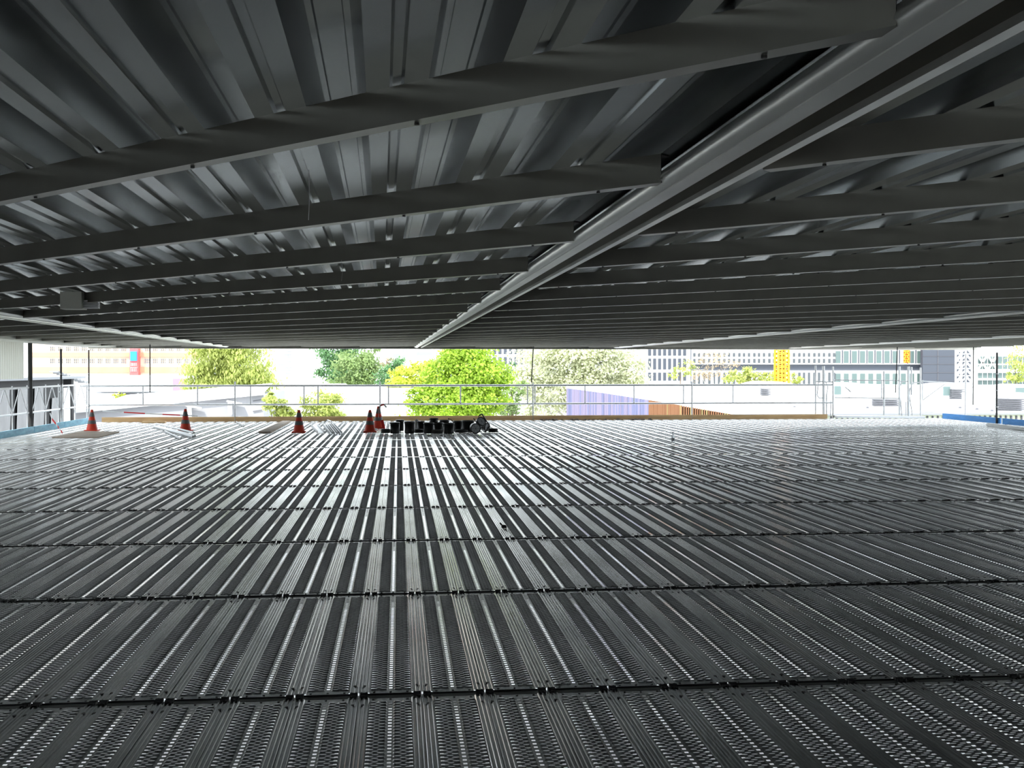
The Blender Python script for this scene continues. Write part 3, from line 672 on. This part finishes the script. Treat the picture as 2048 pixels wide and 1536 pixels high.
# distant white office blocks in the middle
Y = 300; o = building('office_block', 'white office block with small dark windows behind the oak', (735, 560, 770, 790), Y, 3, 'whitewall')
wins(o, [(740 + 6 * i, y_, 742.5 + 6 * i, y_ + 5) for i in range(3) for y_ in (697, 714)], Y, 'gray')
Y = 330; o = building('office_block', 'pale terraced office block left of the bright green tree', (770, 620, 885, 790), Y, 3, 'whitewall')
wins(o, [(833, 704, 864, 711), (838, 720, 852, 724), (838, 697, 862, 699), (805, 699, 808, 704), (812, 699, 815, 704), (805, 710, 811, 716), (786, 707, 799, 716)], Y, 'gray')
Y = 210; o = building('office_block', 'white gridded office block behind the bright green tree', (950, 600, 1050, 790), Y, 3, 'whitewall')
wins(o, [(964 + 10.8 * i, y0, 970.5 + 10.8 * i, y1) for i in range(8) for y0, y1 in ((680, 708.5), (714, 729))], Y, 'slate')
Y = 170; o = building('office_block', 'white gridded office block right of the silver tree', (1285, 600, 1382, 800), Y, 3, 'whitewall')
wins(o, [(1296 + 10.0 * i, y0, 1302 + 10.0 * i, y1) for i in range(8) for y0, y1 in ((680, 711.5), (717, 739), (745, 761.5))], Y, 'slate')
# dark office building (right)
Y = 130; o = building('office_building', 'long dark office building with white framed window bands on the right', (1383, 600, 1845, 800), Y, .5, 'slate')
def band(y0, y1, y2, y3, xs):   # white frame band with slanting top at left
    pass
for (ya, yb) in ((697, 729), (741, 779)): pbox(MB(), 1383, ya, 1845, yb, Y, .4).build('white_band', M['white'], o)
x = 1386; i = 0; rects = []
while x < 1668: rects += [(x, 706, x + 4.6, 713.5), (x, 717.5, x + 4.6, 726), (x, 745, x + 4.6, 768)]; x += 9.3 + (i % 3) * .7; i += 1
wins(o, rects, Y - .4, 'glass')
rects = [(1671 + 16.3 * i + (8 if i == 99 else 0), 702, 1680.5 + 16.3 * i, 726) for i in range(11) if i != 8] + [(1671 + 16.3 * i, 747, 1680.5 + 16.3 * i, 773) for i in range(11)]
wins(o, rects, Y - .4, 'tealglass')
wins(o, [(1683.6 + 16.3 * i, 700, 1685.2 + 16.3 * i, 727) for i in range(10)], Y - .4, 'slate', 'mullion')
pbox(MB(), 1806.5, 700, 1818.5, 726, Y - .4).build('crane_reflection', M['craneo'], o)  # crane's reflection in the window, modelled as an orange panel with lattice
refl = MB()
for k in range(3): refl.bar(at(1807.5, 702 + 8 * k, Y - .7), at(1817.5, 709 + 8 * k, Y - .7), .12, .12); refl.bar(at(1817.5, 702 + 8 * k, Y - .7), at(1807.5, 709 + 8 * k, Y - .7), .12, .12)
refl.build('reflection_lattice', M['crane'], o)
Y = 128; o = building('slate_wall', 'blue-grey panelled end wall right of the white framed windows', (1846, 600, 1911, 800), Y, .6, 'slate')
for y_ in (712, 728, 745, 762): pbox(MB(), 1846, y_, 1911, y_ + .8, Y, .05).build('joint', M['dgray'], o)
pbox(MB(), 1875, 690, 1875.8, 790, Y, .05).build('joint', M['dgray'], o)
# cranes
def mast(x0, x1, y0, y1, Y, m, label, step=9, w=.17):
    o = empty('crane_mast', tuple(at((x0 + x1) / 2, y1, Y)), label, 'crane'); 
    a, b = at(x0, y0, Y), at(x1, y1, Y); z0, z1 = GZ, a.z; D_ = abs(b.x - a.x); st = step * Y / F
    for x, y in ((a.x, Y), (b.x, Y), (a.x, Y + D_), (b.x, Y + D_)): MB().bar((x, y, z0), (x, y, z1), w, w).build('chord', M[m], o)
    for y in (Y, Y + D_):
        br = MB(); z = z0
        while z < z1:
            br.bar((a.x, y, z), (b.x, y, min(z1, z + st)), w*.6, w*.6); br.bar((b.x, y, z), (a.x, y, min(z1, z + st)), w*.6, w*.6); br.bar((a.x, y, z), (b.x, y, z), w*.6, w*.6)
            z += st
        br.build('bracing', M[m], o)
mast(1557, 1577, 640, 768, 100, 'crane', 'yellow crane mast standing before the dark office building')
# stair tower
Y = 90; o = empty('stair_tower', tuple(at(1930, 790, Y)), 'white scaffold stair tower right of the blue-grey wall', 'scaffold')
zb = GZ
for p in (1912, 1923, 1932, 1944): 
    a = at(p, 640, Y); MB().bar((a.x, Y, zb), (a.x, Y, a.z), .12, .12).build('standard', M['white'], o)
for i in range(9):
    y_ = 650 + 14.5 * i
    MB().bar(at(1912, y_ + 14, Y), at(1923, y_ + 1, Y), .1, .22).build('flight', M['white'], o); MB().bar(at(1932, y_ + 1, Y), at(1944, y_ + 14, Y), .1, .16).build('flight', M['white'], o)
    MB().bar(at(1912, y_, Y), at(1944, y_, Y), .3, .1).build('landing', M['alu'], o); MB().bar(at(1923, y_ + 12, Y), at(1932, y_ + 2, Y), .08, .1).build('brace', M['white'], o)
MB().box((at(1913, 700, Y + 2).x, Y + 2, zb), (at(1943, 700, Y + 2).x, Y + 2.2, at(1913, 640, Y + 2).z)).build('backing', M['slate'], o)
# glass building
Y = 140; o = building('glass_building', 'pale green glass building behind the right corner posts', (1945, 600, 2120, 800), Y, 2, 'whitewall')
rc = [(1956 + 10 * i, y0, 1963.5 + 10 * i, y1) for i in range(10) for y0, y1 in ((713, 727), (730, 738), (746, 756), (760, 770))]
wins(o, rc, Y, 'tealglass')
for y_ in (740, 758): pbox(MB(), 1945, y_, 2120, y_ + 2, Y, .6).build('floor_edge', M['white'], o)
for x_ in (1957, 1977): MB().bar(at(x_, 713, Y - .5), at(x_ + 16, 738, Y - .5), .2, .2).build('brace', M['white'], o); MB().bar(at(x_ + 16, 713, Y - .5), at(x_, 738, Y - .5), .2, .2).build('brace', M['white'], o)
# purple slatted hall
Y0_, Y1_ = 43.0, 43.0
top = [(1133, 776.5), (1211, 787), (1340, 807), (1465, 829)]
def topy(px):
    for (a, b), (c, d) in zip(top, top[1:]):
        if a <= px <= c: return b + (d - b) * (px - a) / (c - a)
    return top[-1][1]
Y = 44
o = empty('slatted_hall', tuple(at(1200, 850, Y)), 'low hall with purple and rust slatted wall and white roof', 'building')
px = 1133; i = 0
mbs = {'purple': MB(), 'lilac': MB(), 'ochre': MB(), 'rust': MB()}
while px < 1463:
    w = 2.6; c = random.choice(['purple', 'purple', 'lilac']) if px < 1295 else random.choice(['ochre', 'rust', 'rust'])
    if px < 1290 and random.random() < .03: c = 'lilac'
    a = at(px, topy(px), Y); b = at(px + w, 900, Y); mbs[c].box((a.x, Y - random.uniform(.02, .05), GZ), (b.x - .005, Y, a.z)); px += w if px < 1360 else w * 1.75
for k, v in mbs.items(): v.build('slats', M[k], o)
mb = MB(); vs = []
for a, b in top: 
    p = at(a, b - .5, Y); vs += [(p.x, Y + .05, GZ), (p.x, Y + .05, p.z)]
n = len(top); mb.add(vs, [(2*i, 2*i+2, 2*i+3, 2*i+1) for i in range(n - 1)]); mb.build('backing_wall', M['dgray'], o)
# white roofs on the right: big slab rising behind
mb = MB()
pts = [at(1133, 776, 44), at(1465, 829, 44), at(2200, 831, 44), at(2200, 770, 75), at(1380, 768, 75), at(1133, 772, 60)]
lo = [Vector((p.x, p.y, p.z - .35)) for p in pts]; n = 6
mb.add(pts + lo, [tuple(range(n)), tuple(range(n, 2 * n))[::-1]] + [(i, (i + 1) % n, n + (i + 1) % n, n + i) for i in range(n)])
tag(mb.build('white_roof', M['roofmem']), 'broad white membrane roof carrying the skylights on the right', 'roof')
# parapet of that roof: cream ribbed
mb = MB(); a, b = at(1465, 828.5, 43.9), at(2120, 829.5, 43.9); mb.box((a.x, 43.8, a.z - 2.5), (b.x, 43.95, a.z - .06)); mb.build
par = mb.build('cream_parapet', M['pgreen']); tag(par, 'cream green ribbed parapet below the white roof on the right', 'parapet')
mb = MB(); x = a.x
while x < b.x: mb.box((x, 43.72, a.z - 2.5), (x + .05, 43.8, a.z - .1)); x += .225
mb.build('ribs', M['dgray'], par); MB().bar((a.x, 43.75, a.z - .02), (b.x, 43.75, a.z - .02), .2, .07).build('coping', M['gray'], par)
# skylights
def skylight(x0, x1, yt, ye, yb, Y, label, louvre=None, glass=None):
    a, b = at(x0, ye, Y), at(x1, yb, Y); w = b.x - a.x; zt = at(x0, yt, Y).z; ze = a.z; zb = b.z
    o = empty('skylight', ((a.x + b.x) / 2, Y, zb), label, 'skylight', 'domed skylights on the white roof')
    MB().box((a.x, Y, zb - .3), (b.x, Y + 3, ze)).build('upstand', M['white'], o)
    n = 14; vs = []
    for yy, s in ((Y - .05, 1), (Y + 3.05, 1)):
        for i in range(n + 1): t = i / n; vs.append((a.x - .05 + (w + .1) * t, yy, ze + (zt - ze) * math.sin(math.pi * t) ** .8))
    fs = [(i, i + 1, n + 2 + i, n + 1 + i) for i in range(n)] + [tuple(range(n + 1)), tuple(range(n + 1, 2 * n + 2))[::-1]]
    MB().add(vs, fs).build('dome', M['white'], o)
    if louvre:
        for k in range(louvre[4]):
            y_ = louvre[1] + (louvre[3] - louvre[1]) * (k + .5) / louvre[4]
            MB().bar(at(louvre[0], y_, Y - .15), at(louvre[2], y_ + 1, Y - .15), .25, .05).build('louvre', M['dgray'], o)
    if glass: pbox(MB(), *glass, Y, .08).build('side_glass', M['tealglass'], o)
skylight(1520, 1582, 763, 769, 800, 56, 'domed skylight below the yellow crane mast', (1522, 776, 1540, 800, 7))
skylight(1668, 1732, 765, 773, 805, 56, 'domed skylight with a green glass side between scaffold frames', (1712, 776, 1735, 802, 7), (1668, 772, 1681, 789))
skylight(1735, 1800, 769, 776, 826, 50, 'domed skylight with large louvres behind the handrail frame', (1746, 797, 1798, 826, 8))
skylight(1885, 1960, 767, 774, 808, 56, 'domed skylight beside the far right corner post', (1901, 777, 1928, 806, 8), (1886, 773, 1899, 791))
skylight(1958, 2010, 771, 778, 815, 58, 'plain domed skylight between the two right corner posts')
skylight(1992, 2075, 785, 790, 829, 47, 'louvred skylight at the right picture edge', (1994, 796, 2048, 827, 8))
skylight(2029, 2100, 769, 775, 792, 62, 'blue glass skylight at the right picture edge', None, (2031, 776, 2060, 787))
# small dark bits on the roof
for i, (px, py) in enumerate(((1518, 806), (1530, 817), (1589, 814), (1735, 815), (1920, 815), (1954, 818), (1984, 821))):
    p = at(px, py, 45.5); o = MB().lathe([(0, .09), (.06, .07), (.07, 0)], 8, (p.x, p.y, p.z - .04)).build('roof_outlet', M['dgray'])
    tag(o, 'small dark outlet cap on the white roof, %s of seven from the left' % ordn(i), 'roof outlet', 'outlets on the white roof')
# ------------------------------------------------------------------ trees
def tree(name, label, blobs, Y, m, leaf, dens, bark='bark', trunk=None, group=None, droop=0):
    cx = sum(b[0] for b in blobs) / len(blobs); c = at(cx, 760, Y)
    o = empty(name, (c.x, Y, GZ), label, 'tree' if 'bush' not in name and 'wall' not in name else 'plant', group)
    vs = []; fs = []; sc = Y / F; rnd = random.Random(hash(label) % 1000 if False else len(label) * 7 + int(Y))
    for bx_, by_, rx, ry in blobs:
        ctr = at(bx_, by_, Y + rx * sc * .2); RX, RZ = rx * sc, ry * sc; RY = RX
        n = int(dens * rx * ry)
        clumps = []
        for _ in range(max(6, int(rx * ry / 60))):
            d = Vector((rnd.gauss(0, 1), rnd.gauss(0, 1), rnd.gauss(0, 1))).normalized(); d.y = -abs(d.y) if rnd.random() < .75 else d.y
            k = rnd.uniform(.72, 1.02); clumps.append((ctr + Vector((d.x * RX * k, d.y * RY * k, d.z * RZ * k)), d))
        cr = max(RX, RZ) * .2
        for i in range(n):
            if rnd.random() < .88:
                cc, d = rnd.choice(clumps); p = cc + Vector((rnd.gauss(0, 1), rnd.gauss(0, 1), rnd.gauss(0, .6))) * cr
                p.z -= droop * abs(rnd.gauss(0, 1)) * sc * 10
            else:
                d = Vector((rnd.gauss(0, 1), rnd.gauss(0, 1), rnd.gauss(0, 1))).normalized(); k = rnd.uniform(.3, 1); p = ctr + Vector((d.x * RX * k, d.y * RY * k, d.z * RZ * k))
            nrm = (d + Vector((rnd.gauss(0, .7), rnd.gauss(0, .7), rnd.gauss(.3, .7)))).normalized()
            t = nrm.cross(Vector((rnd.gauss(0, 1), rnd.gauss(0, 1), rnd.gauss(0, 1)))).normalized(); b = nrm.cross(t); s = leaf * rnd.uniform(.6, 1.3)
            if droop: b = (b + Vector((0, 0, -1.2))).normalized(); s *= 1.0
            q = len(vs); bl = s * (1.6 if droop else 1)
            vs += [p - t * s * .5, p + b * bl * .7 , p + t * s * .5, p - b * bl * .7]; fs.append((q, q + 1, q + 2, q + 3))
    mb = MB(); mb.add(vs, fs); mb.build('foliage', M[m], o)
    tm = MB(); zt = max(at(b[0], b[1], Y).z for b in blobs); w = max(b[2] for b in blobs) * sc * .07 + .05
    tm.tube((c.x, Y, GZ), (c.x + .1, Y, (GZ + zt) / 2), w, 8, w * .7); tm.tube((c.x + .1, Y, (GZ + zt) / 2), (c.x, Y, zt), w * .7, 8, w * .3)
    for b in blobs:
        p = at(b[0], b[1], Y); tm.tube((c.x + .05, Y, GZ + (p.z - GZ) * .45), p, w * .4, 6, w * .12)
        for k in range(4):
            a = rnd.uniform(0, 6.28); tm.tube(p, p + Vector((math.cos(a) * b[2] * sc * .75, -abs(math.sin(a)) * b[2] * sc * .5, rnd.uniform(-.3, .6) * b[3] * sc)), w * .16, 5, w * .05)
    tm.build('trunk', M[bark], o)
    return o
tree('birch_tree', 'yellow-green birch tree with drooping leaves, left of the white tower', [(430, 720, 52, 50), (485, 735, 58, 55), (408, 770, 34, 40), (520, 770, 34, 40), (460, 775, 60, 40), (450, 670, 60, 45)], 75, 'f_birch', .13, 1.3, 'palebark', droop=.5)
tree('ivy_covered_tree', 'dense dark green tree beside the white tower edge', [(668, 700, 30, 40), (665, 745, 26, 32), (690, 690, 30, 40), (700, 740, 26, 30)], 130, 'f_dark', .20, 2.2)
tree('oak_tree', 'olive green tree right of the dense dark one', [(715, 735, 42, 42), (750, 760, 30, 30), (700, 775, 45, 20), (735, 710, 22, 24)], 120, 'f_olive', .20, 1.8)
tree('small_dark_tree', 'small dark green tree below the terraced office block', [(790, 735, 22, 22), (785, 755, 30, 24)], 115, 'f_dark', .18, 1.8)
tree('reddish_tree', 'faint brownish tree in front of the office block', [(772, 722, 13, 18), (775, 740, 12, 14)], 125, 'f_brown', .15, 1.4)
tree('yellow_tree', 'yellow-green leafy tree left of the bright green tree', [(825, 750, 32, 24), (805, 765, 32, 22), (855, 758, 30, 30), (795, 780, 26, 12)], 85, 'f_yellow', .16, 1.5)
tree('background_tree', 'green tree behind the yellow-green one', [(850, 740, 30, 20), (870, 735, 24, 22)], 100, 'f_olive', .17, 1.7)
tree('maple_tree', 'bright green leafy tree in the middle of the view', [(930, 725, 58, 42), (895, 755, 50, 40), (975, 755, 45, 40), (915, 795, 72, 36), (870, 800, 50, 34), (965, 805, 48, 30), (925, 700, 42, 30), (895, 830, 70, 20), (940, 760, 60, 40), (990, 790, 35, 30), (830, 800, 24, 22)], 62, 'f_lime', .13, 1.25)
tree('small_brownish_tree', 'olive-brown bush between the bright green tree and the silver tree', [(1010, 795, 30, 26), (1018, 820, 32, 18), (1040, 778, 18, 16)], 69, 'f_olive', .10, 1.5)
tree('silver_tree', 'large pale silvery willow tree behind the far guardrail', [(1075, 735, 50, 45), (1130, 720, 60, 45), (1200, 725, 60, 45), (1250, 740, 42, 42), (1060, 770, 42, 30), (1120, 780, 60, 35), (1180, 765, 60, 30), (1090, 815, 46, 26), (1160, 695, 90, 30), (1240, 765, 50, 20)], 78, 'f_silver', .14, 1.35, 'palebark')
tree('small_green_tree', 'small green conifer between the gridded block and silver tree', [(1022, 732, 10, 10), (1024, 745, 14, 14)], 100, 'f_dark', .16, 1.8)
tree('bare_tree', 'brownish sparse tree before the long office building', [(1425, 725, 30, 26), (1400, 740, 24, 24), (1450, 735, 26, 22)], 110, 'f_brown', .13, .55, 'palebark')
tree('roadside_tree', 'thin green tree before the gridded office block', [(1370, 735, 18, 20), (1350, 745, 14, 14)], 120, 'f_birch', .16, 1.0)
tree('green_bush', 'yellow-green bushes left of the yellow crane mast', [(1475, 755, 26, 14), (1510, 752, 26, 16), (1545, 752, 22, 16)], 105, 'f_birch', .17, 1.7)
tree('green_bush', 'yellow-green bush right of the yellow crane mast', [(1590, 757, 14, 10)], 106, 'f_birch', .17, 1.7)
tree('young_tree', 'green leafy shrub at the right end of the gray building', [(548, 815, 24, 22), (568, 825, 20, 14), (540, 800, 14, 14)], 45, 'f_birch', .09, 2.0)
tree('young_tree', 'green leafy shrub behind the middle cone', [(645, 805, 36, 24), (640, 825, 40, 14), (665, 822, 26, 16)], 50, 'f_birch', .09, 1.8)
tree('yellow_bush', 'small yellow-green shrub under the dark canopy', [(240, 790, 9, 9)], 58, 'f_yellow', .09, 3)
tree('yellow_bush', 'yellow flowering bushes on the white shed roof line', [(670, 781, 34, 5), (720, 783, 30, 4)], 100, 'f_yellow', .14, 4)
tree('corner_tree', 'pale green tree behind the right corner posts', [(2020, 760, 18, 16), (2040, 725, 20, 40)], 95, 'f_birch', .15, 1.3)
